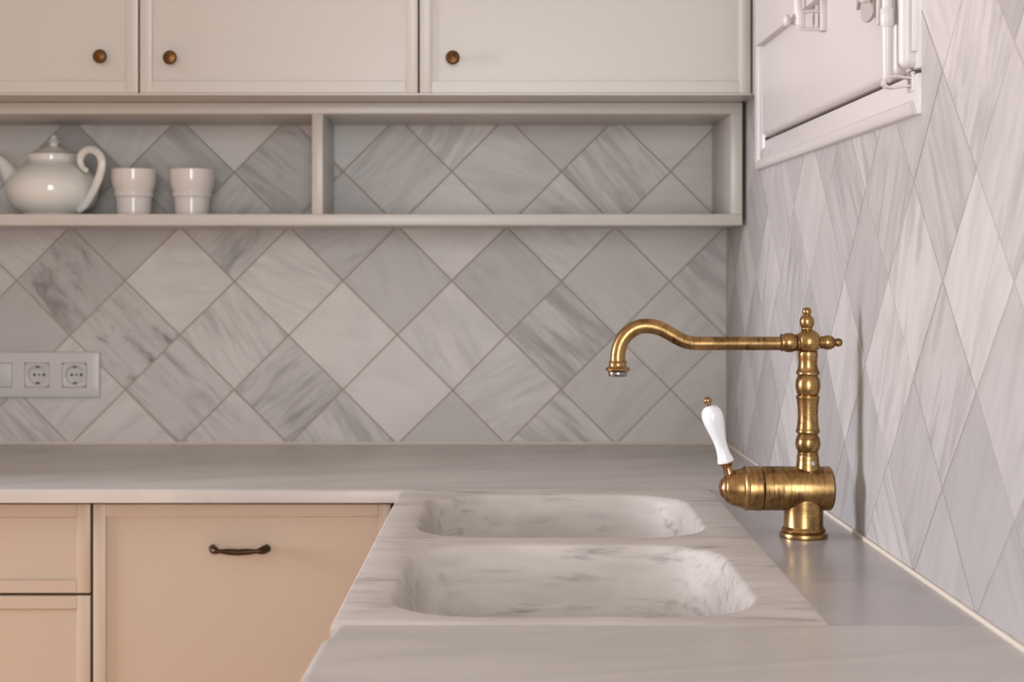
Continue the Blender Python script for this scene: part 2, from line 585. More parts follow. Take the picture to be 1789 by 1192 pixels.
# pale sealant along the foot of the tiles
bm = bmesh.new(); box(bm, -1.224, WALL_X - .004, WALL_Y - 0.0035, WALL_Y, TOP - .001, TOP + 0.0042, 0.001, 1)
struct('trim_1', bm, M['caulk'])
bm = bmesh.new(); box(bm, WALL_X - 0.0035, WALL_X, 0.45, WALL_Y, TOP - .001, TOP + 0.0042, 0.001, 1)
struct('trim_2', bm, M['caulk'])

# ------------------------------------------------------------------ window in the tiled wall: painted frame, shutter, ironwork
win = bpy.data.objects.new('window_1', None)
COL.objects.link(win); win.location = (WALL_X, (WY0 + WY1) / 2, WZ0); WORLD[win.name] = Vector(win.location)
win['kind'] = 'structure'
fx = WALL_X - 0.004      # frame face
bm = bmesh.new()
box(bm, fx, WALL_X + .06, WY0, WY1, WZ0, 1.4450, .002); box(bm, fx, WALL_X + .06, WY0, WY1, WZ1 - .06, WZ1, .002)
box(bm, fx, WALL_X + .06, WY0, WY0 + .05, WZ0 + .05, WZ1 - .05, .002); box(bm, fx, WALL_X + .06, WY1 - .11, WY1, WZ0 + .05, WZ1 - .05, .002)
obj('window_frame', bm, M['white_paint'], win, 40)


def moulding(y0, z0, y1, z1, w):
    """quarter-round bead along one side of the frame; w = inward direction (dy, dz)"""
    prof = [(0, 0.0), (0, .0045), (.002, .0062), (.010, .0066), (.0140, .0045), (.0175, .0012), (.0185, 0.0)]
    b_ = bmesh.new()
    L_ = math.hypot(y1 - y0, z1 - z0)
    tdir = ((y1 - y0) / L_, (z1 - z0) / L_)
    r0 = [(fx - h + .0005, y0 + w[0] * d + tdir[0] * d, z0 + w[1] * d + tdir[1] * d) for d, h in prof]
    r1 = [(fx - h + .0005, y1 + w[0] * d - tdir[0] * d, z1 + w[1] * d - tdir[1] * d) for d, h in prof]
    loft(b_, [r0, r1])
    return b_


obj('moulding', moulding(WY0, WZ0, WY1, WZ0, (0, 1)), M['white_paint'], win, 50)
obj('moulding', moulding(WY1, WZ0, WY1, WZ1, (-1, 0)), M['white_paint'], win, 50)
obj('moulding', moulding(WY1 - .045, WZ0 + .016, WY1 - .045, WZ1 - .016, (-1, 0)), M['white_paint'], win, 50)
# shutter: soft-edged board, thick paint
SY0, SY1, SZ0, SZ1 = 1.708, 2.500, 1.4485, 2.36
sx = 0.4645
shutter = obj('shutter', bx(sx, WALL_X + .05, SY0, SY1, SZ0, SZ1, 0.0075, 4), M['white_paint'], win, 40)
obj('shutter_panel', bx(sx - .012, sx + .004, SY0 + .03, SY1 - .012, 1.592, SZ1 - .03, 0.0015, 2), M['white_paint'], shutter, 40)
# meeting post: rounded bar closing the shutter on the camera side
obj('meeting_bar', bx(0.4605, WALL_X + .02, 1.6700, 1.6905, 1.4515, 2.36, .0085, 5), M['white_paint'], win, 60)
bm = bmesh.new(); box(bm, WALL_X - .010, WALL_X + .02, 1.6632, 1.6680, 1.468, 2.36, .0015, 2)
obj('frame_edge', bm, M['white_paint'], win, 40)

# bolt rod with its collar and bottom keeper
bolt = obj('bolt_rod', tube(bmesh.new(), [(0.4505, 1.6860, 1.437), (0.4505, 1.6862, 1.441), (0.4503, 1.6865, 1.50), (0.4502, 1.6866, 1.60), (0.4502, 1.6866, 2.30)],
           [0.0035, .0056, .0058, .0056, .0056], 20), M['white_paint'], win, 60)
bm = bmesh.new(); lathe(bm, [(0, .0062), (.0015, .0074), (.0195, .0074), (.021, .0064)], (0.4502, 1.6866, 1.4975))
obj('collar', bm, M['white_paint'], bolt, 40)
bm = bmesh.new()       # keeper: flat staple fixed to the frame
prof = [(0.4775, 1.4420), (0.4600, 1.4445), (0.4490, 1.4440), (0.4452, 1.4400), (0.4450, 1.4345), (0.4480, 1.4310), (0.4560, 1.4300), (0.4775, 1.4325)]
inn = [(0.4775, 1.4400), (0.4600, 1.4425), (0.4500, 1.4415), (0.4475, 1.4390), (0.4474, 1.4350), (0.4495, 1.4330), (0.4560, 1.4322), (0.4775, 1.4345)]
rings = []
for (ax_, az_), (bx_, bz_) in zip(prof, inn):
    rings.append([(ax_, 1.6800, az_), (ax_, 1.6925, az_), (bx_, 1.6925, bz_), (bx_, 1.6800, bz_)])
loft(bm, rings)
obj('keeper', bm, M['white_paint'], bolt, 40)
obj('keeper_plate', bx(0.4745, 0.4785, 1.676, 1.697, 1.4265, 1.4485, .0015), M['white_paint'], bolt, 40)
# wavy backplate of the lock with its knob
pts = []
outline = [(1.762, 1.5330), (1.7700, 1.5290), (1.7830, 1.5270), (1.7960, 1.5265), (1.8070, 1.5290), (1.8150, 1.5350), (1.8175, 1.5430), (1.8140, 1.5510), (1.8120, 1.5560),
           (1.8170, 1.5600), (1.8260, 1.5590), (1.8330, 1.5540), (1.8370, 1.5480), (1.8400, 1.5600), (1.8420, 1.5800), (1.8300, 1.6150), (1.8050, 1.6300), (1.762, 1.6300)]
bm = bmesh.new()
loft(bm, [[(sx - .0165, y - .024, z - .0105) for y, z in outline], [(sx - .0120, y - .024, z - .0105) for y, z in outline]])
lock = obj('lock_plate', bm, M['plate_grey'], win, 40)
bm = bmesh.new(); lathe(bm, [(0, .004), (.004, .0045), (.006, .0085), (.011, .0095), (.015, .0075), (.0165, .002)], (sx - .015, 1.7420, 1.5420), (-1, 0, 0), 24)
obj('knob', bm, M['white_paint'], lock, 50)
bm = bmesh.new(); box(bm, .4455, .4660, 1.7090, 1.7165, 1.5040, 1.6000, .002, 2)
obj('guide', bm, M['white_paint'], lock, 40)
bm = bmesh.new(); box(bm, 0.4470, 0.4660, 1.6930, 1.7380, 1.5480, 1.5760, .004, 2)
obj('guide', bm, M['white_paint'], lock, 40)

# latch handle and its keeper further along
latch = obj('latch_rod', tube(bmesh.new(), smooth_prof([(0.4300, 2.0450, 1.5535), (0.4308, 2.0450, 1.5560), (0.4312, 2.0450, 1.5660), (0.4285, 2.0450, 1.5790), (0.4275, 2.0450, 1.600), (0.4275, 2.0450, 1.66)], 5),
            [.002] + [.0058] * 4 + [.0066] * 5 + [.0058] * 5 + [.0052] * 5 + [.0052] * 6, 18), M['white_paint'], win, 60)
bm = bmesh.new()
tube(bm, smooth_prof([(0.4610, 2.045, 1.5745), (0.4450, 2.045, 1.5750), (0.4335, 2.045, 1.5735)], 4), .0024, 10)
tube(bm, smooth_prof([(0.4620, 2.045, 1.5520), (0.4450, 2.045, 1.5510), (0.4310, 2.045, 1.5520), (0.4272, 2.045, 1.5560)], 4), .0026, 10)
obj('keeper', bm, M['white_paint'], latch, 60)
obj('keeper_plate', bx(0.4560, 0.4655, 2.036, 2.054, 1.548, 1.592, .002), M['white_paint'], latch, 40)
bm = bmesh.new()
tube(bm, smooth_prof([(0.4400, 2.1140, 1.5680), (0.4402, 2.114, 1.5720), (0.4405, 2.1140, 1.580), (0.4400, 2.1140, 1.595), (0.4385, 2.114, 1.62), (0.4385, 2.114, 1.66)], 4),
     [.003] * 1 + [.0068] * 7 + [.0052] * 4 + [.0042] * 4 + [.0046] * 5, 18)
handle = obj('latch_handle', bm, M['white_paint'], win, 60)
bm = bmesh.new(); lathe(bm, [(0, .003), (.003, .0035), (.006, .0080), (.0095, .0088), (.0125, .0070), (.0140, .002)], (0.4360, 2.1140, 1.5735), (-1, 0, 0), 24)
obj('knob', bm, M['white_paint'], handle, 60)

# ------------------------------------------------------------------ base cabinets and worktop
seam = lambda y: 0.3310 + 0.0277 * (y - 1.445)
edge = lambda y: -0.1325 + 0.0265 * (y - 1.445)
BF = 2.374            # face of the base fronts


def framed_front(name, x0, x1, z0, z1, yf, parent, fr=0.0195, depth=0.0045, th=0.021, mat='base_paint_bounce'):
    """flat frame with a sunk panel; the face lies at y = yf"""
    b_ = bmesh.new()
    box(b_, x0, x0 + fr, yf, yf + th, z0, z1, .0012, 2); box(b_, x1 - fr, x1, yf, yf + th, z0, z1, .0012, 2)
    box(b_, x0 + fr - .0005, x1 - fr + .0005, yf + .00005, yf + th, z0, z0 + fr, .0010, 1); box(b_, x0 + fr - .0005, x1 - fr + .0005, yf + .00005, yf + th, z1 - fr, z1, .0010, 1)
    o = obj(name, b_, M[mat], parent, 40)
    obj('panel', bx(x0 + fr - .001, x1 - fr + .001, yf + depth, yf + th - .002, z0 + fr - .001, z1 - fr + .001), M[mat], o)
    return o


def carcass(parent, x0, x1, y0, y1, z0, z1, t=0.016, mat='carcass'):
    b_ = bmesh.new()
    box(b_, x0, x0 + t, y0, y1, z0, z1); box(b_, x1 - t, x1, y0, y1, z0, z1)
    box(b_, x0 + t, x1 - t, y0, y1, z0, z0 + t); box(b_, x0 + t, x1 - t, y0, y1, z1 - t, z1)
    box(b_, x0 + t, x1 - t, y1 - t, y1, z0 + t, z1 - t)
    return obj('carcass', b_, M[mat], parent)


def bow_handle(parent, x, z, yf):
    b_ = bmesh.new()
    w = 0.0415
    n = 25
    pts_, rad = [], []
    for k in range(n):
        u = -1 + 2 * k / (n - 1)
        a = abs(u)
        out = 0.020 * min(1.0, (1 - a) / 0.22) ** 0.6 if a < 1 else 0.0
        pts_.append((x + u * w, yf - 0.0035 - out, z - 0.0022 * (1 - a)))
        r_ = 0.0048 if a < .35 else (0.0048 - (a - .35) * 0.0052 if a < .68 else (0.0031 + (a - .68) * 0.0150 if a < .90 else 0.0066))
        rad.append(r_)
    tube(b_, pts_, rad, 18)
    h = obj('handle', b_, M['bronze'], parent, 60, label='dark bronze bow handle')
    return h


dw = thing('base_cabinet', ((-.586 - .128) / 2, 2.66, 0), 'cream base unit whose single framed door has a dark bow handle', 'cabinet')
carcass(dw, -.5875, -.1265, BF + .022, WALL_Y - .01, .10, .877)
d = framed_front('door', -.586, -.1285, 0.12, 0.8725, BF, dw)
hx0, hz0 = (419 - 829) / (F_PX / BF), CAM_Z - (959 - 471) / (F_PX / BF)
bow_handle(d, hx0, hz0, BF + 0.0045)
obj('plinth', bx(-.586, -.1285, BF + .05, BF + .066, 0, .10), M['base_paint_bounce'], dw)

dr = thing('base_cabinet', (-.89, 2.66, 0), 'cream base unit with stacked framed drawers beside the bow-handled door', 'cabinet')
carcass(dr, -1.222, -.5885, BF + .022, WALL_Y - .01, .10, .877)
for z0_, z1_ in ((0.7355, .8725), (0.4300, .7315), (0.12, .4260)):
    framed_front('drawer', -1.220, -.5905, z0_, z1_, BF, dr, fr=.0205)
obj('plinth', bx(-1.220, -.5905, BF + .05, BF + .066, 0, .10), M['base_paint_bounce'], dr)

sk = thing('sink_cabinet', (0.15, 1.4, 0), 'cream run of cupboards under the marble double sink', 'cabinet')
bm = bmesh.new()
box(bm, -.088, .476, .60, 2.330, .10, .716); box(bm, -.088, -.086, .60, 2.330, .716, .8720)
box(bm, .35, .476, .60, 2.330, .716, .8795); box(bm, -.075, .35, .60, 1.430, .716, .8795)
obj('carcass', bm, M['carcass'], sk)
obj('corner_post', bx(-.1240, -.088, BF - .035, BF + .02, .10, .8740, .001), M['base_paint_bounce'], sk)
obj('plinth', bx(-.05, -.035, .60, 2.330, 0, .10), M['paint'], sk)
for k in range(3):
    y0_ = .62 + k * .57
    b_ = bmesh.new()
    x0_, fr = -.1105, .02
    box(b_, x0_, x0_ + .02, y0_, y0_ + fr, .12, .8735, .001, 1); box(b_, x0_, x0_ + .02, y0_ + .566 - fr, y0_ + .566, .12, .8735, .001, 1)
    box(b_, x0_, x0_ + .02, y0_ + fr, y0_ + .566 - fr, .12, .12 + fr, .001, 1); box(b_, x0_, x0_ + .02, y0_ + fr, y0_ + .566 - fr, .8735 - fr, .8735, .001, 1)
    o = obj('door', b_, M['base_paint_bounce'], sk, 40)
    obj('panel', bx(x0_ + .0045, x0_ + .018, y0_ + fr - .001, y0_ + .567 - fr, .12 + fr - .001, .8745 - fr), M['base_paint_bounce'], o)

TH = 0.0205
JY = 2.338            # joint between the back worktop and the sink slab
# back worktop, full width to the window wall
bm = prism(bmesh.new(), [(-1.2235, JY + .001), (WALL_X - .0005, JY + .001), (WALL_X - .0005, WALL_Y - .0005), (-1.2235, WALL_Y - .0005)], TOP - TH, TOP, .0045, 3, {0, 3})
o = obj('worktop', bm, M['worktop'], None, 40, (-.4, 2.6, TOP - TH))
tag(o, 'grey veined marble worktop along the back wall beneath the sockets', 'worktop')

# double sink: one marble slab with two hollowed bowls
YS0, YS1 = 1.4460, JY - 0.0005
sink = thing('double_sink', (0.11, 1.89, TOP - TH), 'white marble double sink slab with two round-cornered bowls', 'sink')
bm = bmesh.new()
RC = 0.026
corner = [(seam(YS1 - RC) - RC + RC * math.cos(a) - .0008, YS1 - RC + RC * math.sin(a)) for a in [math.pi / 2 * k / 8 for k in range(9)]]
outer = [(edge(YS0), YS0), (seam(YS0) - .0008, YS0)] + corner + [(edge(YS1), YS1)]


def bowl_ring(xa, xb, ya, yb, r, inset, z, n=14):
    cx, cy = (xa + xb) / 2, (ya + yb) / 2
    a, b_ = (xb - xa) / 2 - inset, (yb - ya) / 2 - inset
    rr = max(min(r - inset * .35, a - .001, b_ - .001), .004)
    out = []
    for q, (sx_, sy_) in enumerate(((1, 1), (-1, 1), (-1, -1), (1, -1))):
        for k in range(n):
            t = math.pi / 2 * (q + k / (n - 1))
            x, y = cx + sx_ * (a - rr) + rr * math.cos(t), cy + sy_ * (b_ - rr) + rr * math.sin(t)
            out.append((x + 0.027 * (y - cy), y, z))
    return out


BOWLS = [(-.0845, .2905, 1.4800, 1.8700), (-.0755, .3040, 1.9180, 2.2870)]
edges = []
ov = [bm.verts.new((x, y, TOP)) for x, y in outer]
for i in range(len(ov)): edges.append(bm.edges.new((ov[i], ov[(i + 1) % len(ov)])))
bowl_rows = []
for bw in BOWLS:
    rows = []
    for inset, z in ((0, 0), (.0025, -.0005), (.0050, -.0020), (.0070, -.0050), (.0085, -.010), (.0130, -.040), (.0190, -.085), (.0260, -.120), (.0420, -.145), (.0700, -.158), (.1100, -.162)):
        rows.append([bm.verts.new(p) for p in bowl_ring(*bw, .088, inset, TOP + z)])
    bowl_rows.append(rows)
    for i in range(len(rows[0])): edges.append(bm.edges.new((rows[0][i], rows[0][(i + 1) % len(rows[0])])))
bmesh.ops.triangle_fill(bm, use_beauty=True, use_dissolve=False, edges=edges)
for rows in bowl_rows:
    for a, b_ in zip(rows, rows[1:]):
        n = len(a)
        for i in range(n): bm.faces.new((a[i], a[(i + 1) % n], b_[(i + 1) % n], b_[i]))
    bm.faces.new(rows[-1])
# rounded outer edge and side faces
rim = [[v for v in ov]]
cx_, cy_ = .11, 1.89
for d_, z_ in ((.0010, -.0004), (.0024, -.0020), (.0030, -.0045), (.0030, -TH)):
    rim.append([bm.verts.new((v.co.x + (-d_ if v.co.x < 0 else 0), v.co.y, TOP + z_)) for v in ov])
for a, b_ in zip(rim, rim[1:]):
    n = len(a)
    for i in range(n): bm.faces.new((a[i], b_[i], b_[(i + 1) % n], a[(i + 1) % n]))
obj('basin', bm, M['sink'], sink, 50)
for bw in BOWLS:
    bm = bmesh.new()
    c = ((bw[0] + bw[1]) / 2, (bw[2] + bw[3]) / 2, TOP - .1625)
    lathe(bm, [(0, .041), (.0035, .041), (.0045, .038), (.002, .030), (.002, .001)], c, (0, 0, 1), 32)
    obj('drain', bm, M['chrome'], sink, 50)

# grey stone strip carrying the tap, between sink and window wall
strip = [(seam(YS0) + .0008, YS0), (WALL_X - .0005, YS0), (WALL_X - .0005, YS1), (corner[-1][0], YS1)] + [(x + .0016, y) for x, y in corner[::-1]][1:]
bm = prism(bmesh.new(), strip, TOP - TH, TOP, 0)
o = obj('stone_strip', bm, M['strip'], None, None, (.42, 1.89, TOP - TH))
jb = bmesh.new()
loft(jb, [[(seam(y) - .0008, y, TOP - .0042), (seam(y) + .0008, y, TOP - .0042), (seam(y) + .0008, y, TOP - .0004), (seam(y) - .0008, y, TOP - .0004)] for y in (YS0 + .001, YS1 - .03)])
obj('joint', jb, M['caulk'], o)
tag(o, 'grey stone ledge carrying the brass tap between sink and tiled wall', 'worktop')

# front worktop with a bull-nosed edge
fy1, fy0 = YS0 - .0007, 0.55
fe = lambda y: -0.1450 + 0.0395 * (y - 1.256)
left = [(fe(fy0), fy0), (fe(.8), .8), (fe(1.1), 1.1), (fe(1.3), 1.3), (fe(1.385), 1.385)]
xo, xi = fe(1.392), edge(1.424) - .0015
left += [(xo + (xi - xo) * (t * t * (3 - 2 * t)), 1.392 + .018 * t) for t in (0, .2, .4, .6, .8, 1)]
left += [(edge(1.430) - .001, 1.430), (edge(fy1) - .0005, fy1)]
bm = bmesh.new()
rings = []
RB = .0105
for d_, z_ in [(0, -TH)] + [(RB * (1 - math.cos(a)), -RB + RB * math.sin(a)) for a in [math.pi / 2 * k / 6 for k in range(7)]]:
    rings.append([(x + d_, y, TOP + z_) for x, y in left] + [(WALL_X - .0005, fy1, TOP + z_), (WALL_X - .0005, fy0, TOP + z_)])
loft(bm, rings)
o = obj('worktop', bm, M['worktop'], None, 60, (.17, 1.0, TOP - TH))
tag(o, 'grey marble worktop with bull-nosed edge in front of the nearer sink bowl', 'worktop')

# ------------------------------------------------------------------ open shelf and wall cabinets
SF = 2.731
sh = thing('open_shelf', (-.3, 2.84, 1.311), 'long cream open shelf box fixed under the wall cabinets', 'shelf')
obj('top_board', bx(-1.222, .4735, SF, WALL_Y - .002, 1.5080, 1.5284, .0012), M['paint'], sh, 40)
obj('bottom_board', bx(-1.222, .4735, SF, WALL_Y - .002, 1.3110, 1.3310, .0012), M['paint'], sh, 40)
obj('divider', bx(-.2873, -.2681, SF + .0008, WALL_Y - .002, 1.3310, 1.5080, .0008), M['paint'], sh, 40)
obj('end_panel', bx(.4532, .4734, SF + .0006, WALL_Y - .002, 1.3310, 1.5080, .0008), M['paint'], sh, 40)
obj('end_panel', bx(-1.222, -1.2020, SF + .0006, WALL_Y - .002, 1.3310, 1.5080, .0008), M['paint'], sh, 40)

UF = 2.620
US = F_PX / UF
UZ0, UZ1 = 1.5325, 2.16


def knob(parent, px, py):
    x, z = (px - 829) / US, CAM_Z - (py - 471) / US
    b_ = bmesh.new()
    lathe(b_, [(0, .0068), (.0015, .0068), (.003, .0050), (.009, .0050), (.0115, .0085), (.0135, .0112), (.0165, .0119), (.0190, .0110), (.0203, .0092), (.0200, .0072), (.0207, .0050), (.0211, .0005)],
          (x, UF + .0045, z), (0, -1, 0), 36)
    return obj('knob', b_, M['old_brass'], parent, 50, label='turned dark brass knob')


units = [(-1.2220, -.5690, (177, 100), 'cream wall cabinet over the white teapot and cups, cut off by the photo edge'),
         (-.5690, -.0945, (299, 102), 'cream wall cabinet in the middle of the three, above the shelf divider'),
         (-.0945, .4700, (791, 102), 'widest cream wall cabinet, reaching the window wall')]
for x0, x1, kn, lab in units:
    u = thing('wall_cabinet', ((x0 + x1) / 2, 2.79, UZ0), lab, 'cabinet', 'row of wall cabinets')
    carcass(u, x0 + .0003, x1 - .0003, UF + .022, WALL_Y - .002, UZ0, UZ1, .016, 'carcass')
    obj('bottom_panel', bx(x0 + .0002, x1 - .0002, UF + .0015, WALL_Y - .002, UZ0 - .0035, UZ0 - .0003), M['paint'], u)
    d = framed_front('door', x0 + .0016, x1 - .0016, UZ0, UZ1, UF, u, fr=.0205, depth=.004, mat='paint')
    knob(d, *kn)
fl = obj('filler_strip', bx(.4722, WALL_X - .0003, UF - .004, WALL_Y - .21, UZ0 - .003, UZ1, .001), M['paint'], None, 40, (.4765, UF + .05, UZ0))
tag(fl, 'narrow cream filler strip between the widest wall cabinet and the window wall', 'filler strip')

# ------------------------------------------------------------------ brass tap
FY = 1.925
FS = F_PX / FY
fpx = lambda x: (x - 829.0) / FS
fpz = lambda y: CAM_Z - (y - 471.0) / FS
mm = lambda px: px / FS
tap = thing('kitchen_tap', (fpx(1404), FY, TOP), 'antique brass mixer tap with curved spout and white lever on the stone ledge', 'tap')
BZ = fpz(853.5)
# foot and riser
bm = bmesh.new()
fz = [(0, 41.5), (3, 42), (7, 41), (9.5, 37.5), (12, 38.5), (14.5, 37.5), (17, 35), (20, 34.2), (50, 34.0), (84, 34.0)]
lathe(bm, [(mm(t), mm(r)) for t, r in fz], (fpx(1404), FY, TOP + .0006), (0, 0, 1), 56)
obj('foot', bm, M['brass_vert'], tap, 35)
# body cylinder lying along the wall-to-sink direction
bm = bmesh.new()
x_r, x_l = fpx(1453), fpx(1331)
lathe(bm, [(0, mm(33)), (.0012, mm(36.5)), (.0030, mm(38.3)), (x_r - x_l - .0012, mm(38.3)), (x_r - x_l, mm(37.4))], (x_r, FY, BZ), (-1, 0, 0), 64)
body = obj('body', bm, M['brass_horiz'], tap, 35)
# lever cap
bm = bmesh.new()
capx = fpx(1329.5)
cp = smooth_prof([(2.0, 39.0), (9, 38.6), (16, 38.2), (24, 37.6)], 3) + smooth_prof([(26, 38.8), (29, 38.6), (33, 35.0), (38, 33.6), (46, 31.6), (54, 28.2), (60, 24.6), (62.5, 22.4)], 4)
cp = [(0, 36.0), (0.3, 38.4)] + cp
lathe(bm, [(mm(t), mm(r)) for t, r in cp], (capx, FY, BZ), (-1, 0, 0), 64)
cap = obj('lever_cap', bm, M['brass_horiz'], tap, 35)
bm = bmesh.new()
lathe(bm, [(mm(t), mm(r)) for t, r in [(61.5, 20.5), (64, 20.8), (65.5, 19.8), (66, 18.2), (68, 16.5), (71, 12.5), (73, 7), (73.8, .3)]], (capx, FY, BZ), (-1, 0, 0), 48)
obj('end_button', bm, M['brass_copper'], cap, 30)
# neck, porcelain grip and bead along one tilted axis
gp = lambda cx, cy: Vector((fpx(1200 + cx / 4.11), FY, fpz(680 + cy / 4.11)))
p0, p1 = gp(281, 526), gp(150, 84)
ax = (p1 - p0).normalized()
Lg = (p1 - p0).length
bm = bmesh.new()
lathe(bm, [(mm(t), mm(r)) for t, r in smooth_prof([(-22, 9.4), (-14, 8.6), (-8, 8.6), (-4, 10.5), (-2, 13.2), (0.5, 13.4)], 4)], p0, ax, 32)
obj('lever_neck', bm, M['brass_copper'], cap, 40)
bm = bmesh.new()
g = smooth_prof([(0, 13.8), (2, 14.6), (5, 14.2), (13, 12.0), (24, 10.9), (36, 11.2), (50, 13.4), (64, 16.4), (76, 18.4), (86, 18.6), (94, 16.6), (99.5, 12.6), (102.5, 7.5), (103.2, 1.0)], 5)
lathe(bm, [(mm(t), mm(r)) for t, r in g], p0, ax, 48)
obj('lever_grip', bm, M['porcelain'], cap, 70, label='white porcelain lever grip')
bm = bmesh.new(); ball(bm, p1, mm(7.2)); lathe(bm, [(-mm(8.5), mm(4.2)), (-mm(5), mm(4.6))], p1, ax, 24)
obj('lever_bead', bm, M['brass_copper'], cap, 60)
# turned column
CX = fpx(1411.6)
cz = lambda cy: fpz(520 + cy / 2.648)
cr = lambda r: r / 2.648 / FS


def turned(name, prof, mat, parent, ang=35, cx=CX):
    """prof as (height reading down the photo, radius reading)"""
    b_ = bmesh.new()
    pr = sorted([(cz(y), cr(r)) for y, r in prof])
    zb = pr[0][0]
    lathe(b_, [(z - zb, r) for z, r in pr], (cx, FY, zb), (0, 0, 1), 48)
    return obj(name, b_, mat, parent, ang)


turned('column_cup', [(840, 56), (800, 56)] + smooth_prof([(785, 55.5), (770, 53), (755, 51.5), (740, 51), (731, 50.5)], 4) + [(728, 49), (727.5, 44)], M['brass_vert'], tap)
turned('column_bulb', [(729, 46), (722, 46.5), (720, 49.5), (716, 49.5), (714, 46)] + smooth_prof([(713, 46), (704, 51), (690, 56), (673, 57.5), (656, 55.5), (642, 50), (634, 46)], 4) + [(630, 45)], M['brass_vert'], tap)
turned('column_vase', [(632, 46), (628, 47), (626, 53)] + smooth_prof([(622, 55), (615, 54.5), (604, 51.5), (585, 48.5), (560, 46.8), (535, 46.6), (508, 48), (488, 50), (470, 53), (461, 55)], 4) + [(455, 55), (453, 50), (451, 45)], M['brass_vert'], tap)
turned('column_bulb', [(453, 46), (449, 47), (447, 49)] + smooth_prof([(445, 50), (436, 53), (422, 56.5), (405, 57.5), (388, 56), (374, 52), (366, 48)], 4) + [(361, 45), (359, 45)], M['brass_vert'], tap)
turned('column_neck', [(362, 46), (358, 48), (356, 53)] + smooth_prof([(352, 55), (344, 53.5), (330, 47.5), (312, 44), (292, 44), (275, 46), (262, 47)], 4) + [(250, 44)], M['brass_vert'], tap)
HUBX = fpx(1413)
bm = bmesh.new(); ball(bm, (HUBX, FY, cz(205)), cr(59), seg=48)
hub = obj('hub_ball', bm, M['brass_vert'], tap, 180)
turned('finial', [(160, 22), (148, 27), (144, 25), (142, 25)] + smooth_prof([(141, 25), (133, 29.5), (122, 33), (111, 33.8), (100, 32), (90, 27), (84, 19)], 4) + [(83, 16), (82, 16)]
       + smooth_prof([(80, 17), (74, 20), (65, 21.5), (56, 19.5), (49, 13), (45.5, 4), (45, .3)], 4), M['brass_vert'], hub, 40, fpx(1409.8))


def turned_x(name, prof, y, mat, parent, ang=35):
    """turned along x; prof as (photo reading along x, radius)"""
    b_ = bmesh.new()
    xs = lambda c_: fpx(1040 + c_ / 2.648)
    pr = sorted([(xs(x), cr(r)) for x, r in prof])
    lathe(b_, [(x - pr[0][0], r) for x, r in pr], (pr[0][0], FY, cz(y)), (1, 0, 0), 48)
    return obj(name, b_, mat, parent, ang)


turned_x('side_finial', [(1035, 26), (1048, 29), (1050, 31), (1052, 27)] + smooth_prof([(1053, 27), (1062, 32), (1077, 34), (1092, 31), (1103, 24), (1108, 17)], 4)
         + smooth_prof([(1110, 16.5), (1117, 19), (1126, 20), (1136, 17), (1142, 9), (1144.5, .5)], 4), 208, M['brass_vert'], hub, 40)
turned_x('spout_collar', [(857, 30), (857.5, 39), (861, 41), (866, 41), (868, 37.5), (870, 37.5)] + smooth_prof([(871, 38), (882, 43.5), (898, 45.5), (914, 43.5), (926, 38), (931, 35)], 4) + [(932, 41), (938, 41.5), (950, 36)], 208.5, M['brass_vert'], hub, 35)
# spout
sp = [(864, 212.5), (760, 212.5), (640, 212.5), (520, 213), (458, 212), (420, 205), (385, 190), (352, 171), (318, 151.5), (282, 138), (245, 132), (210, 134.5), (176, 147), (147, 170), (124, 200), (110, 235), (104.5, 268), (103.5, 300)]
sp = smooth_prof(sp, 5)
rad = []
for x, y in sp:
    rad.append(cr(31.5 if x > 460 else (31.5 + 3.0 * min(1, (460 - x) / 180)) if x > 130 else 34.5))
bm = bmesh.new()
tube(bm, [(fpx(1040 + x / 2.648), FY, cz(y)) for x, y in sp], rad, 36)
spout = obj('spout', bm, M['brass_horiz'], tap, 180)
bm = bmesh.new()
NX = fpx(1040 + 104.5 / 2.648)
pr = [(292, 34), (293, 40), (296, 42.5), (303, 41), (308, 40.5), (318, 42.5), (321, 44), (323, 52), (326, 56), (332, 58), (338, 56), (341, 51), (344, 45), (346, 43)]
lathe(bm, [(cz(292) - cz(y), cr(r)) for y, r in pr], (NX, FY, cz(292)), (0, 0, -1), 44)
noz = obj('nozzle', bm, M['brass_vert'], spout, 35)
bm = bmesh.new()
pr = [(344, 44), (352, 45), (360, 43), (364.5, 41), (364.5, 35), (360, 33), (359, 1)]
lathe(bm, [(cz(344) - cz(y), cr(r)) for y, r in pr], (NX, FY, cz(344)), (0, 0, -1), 44)
obj('aerator', bm, M['aerator'], noz, 35)
# set screw in the cup, facing the room
bm = bmesh.new()
sd = Vector((.22, -1, 0)).normalized()
lathe(bm, [(0, mm(4.2)), (.0010, mm(4.2)), (.0014, mm(3.4)), (.0006, mm(2.2)), (.0004, .0002)], Vector((CX, FY, cz(763))) + sd * cr(51.2), sd, 20)
obj('set_screw', bm, M['chrome'], tap, 30)

# ------------------------------------------------------------------ teapot and cups on the shelf
SHZ = 1.3311
TY = 2.842
TS = F_PX / TY
tx = lambda px: (px - 829.0) / TS
tz = lambda py: CAM_Z - (py - 471.0) / TS
PX0 = 91.0
pot = thing('teapot', (tx(PX0), TY, SHZ), 'white glazed teapot with a scrolled handle on the open shelf', 'teapot')
pz = lambda cy: tz(190 + cy / 4.26)
pxr = lambda c_: c_ / 4.26 / TS
bm = bmesh.new()
prof = [(792, 200), (786, 208), (778, 212)] + smooth_prof([(770, 222), (745, 262), (710, 300), (660, 328), (600, 339), (545, 333), (500, 312), (465, 282), (435, 248), (412, 215), (396, 190), (385, 180)], 4) + [(372, 180), (358, 182), (352, 182)]
zs = [(pz(y), pxr(r)) for y, r in prof]
shift = SHZ - zs[0][0]
lathe(bm, [(z - zs[0][0], r) for z, r in zs], (tx(PX0), TY, SHZ), (0, 0, 1), 56)
obj('pot_body', bm, M['glaze'], pot, 60)
bm = bmesh.new()
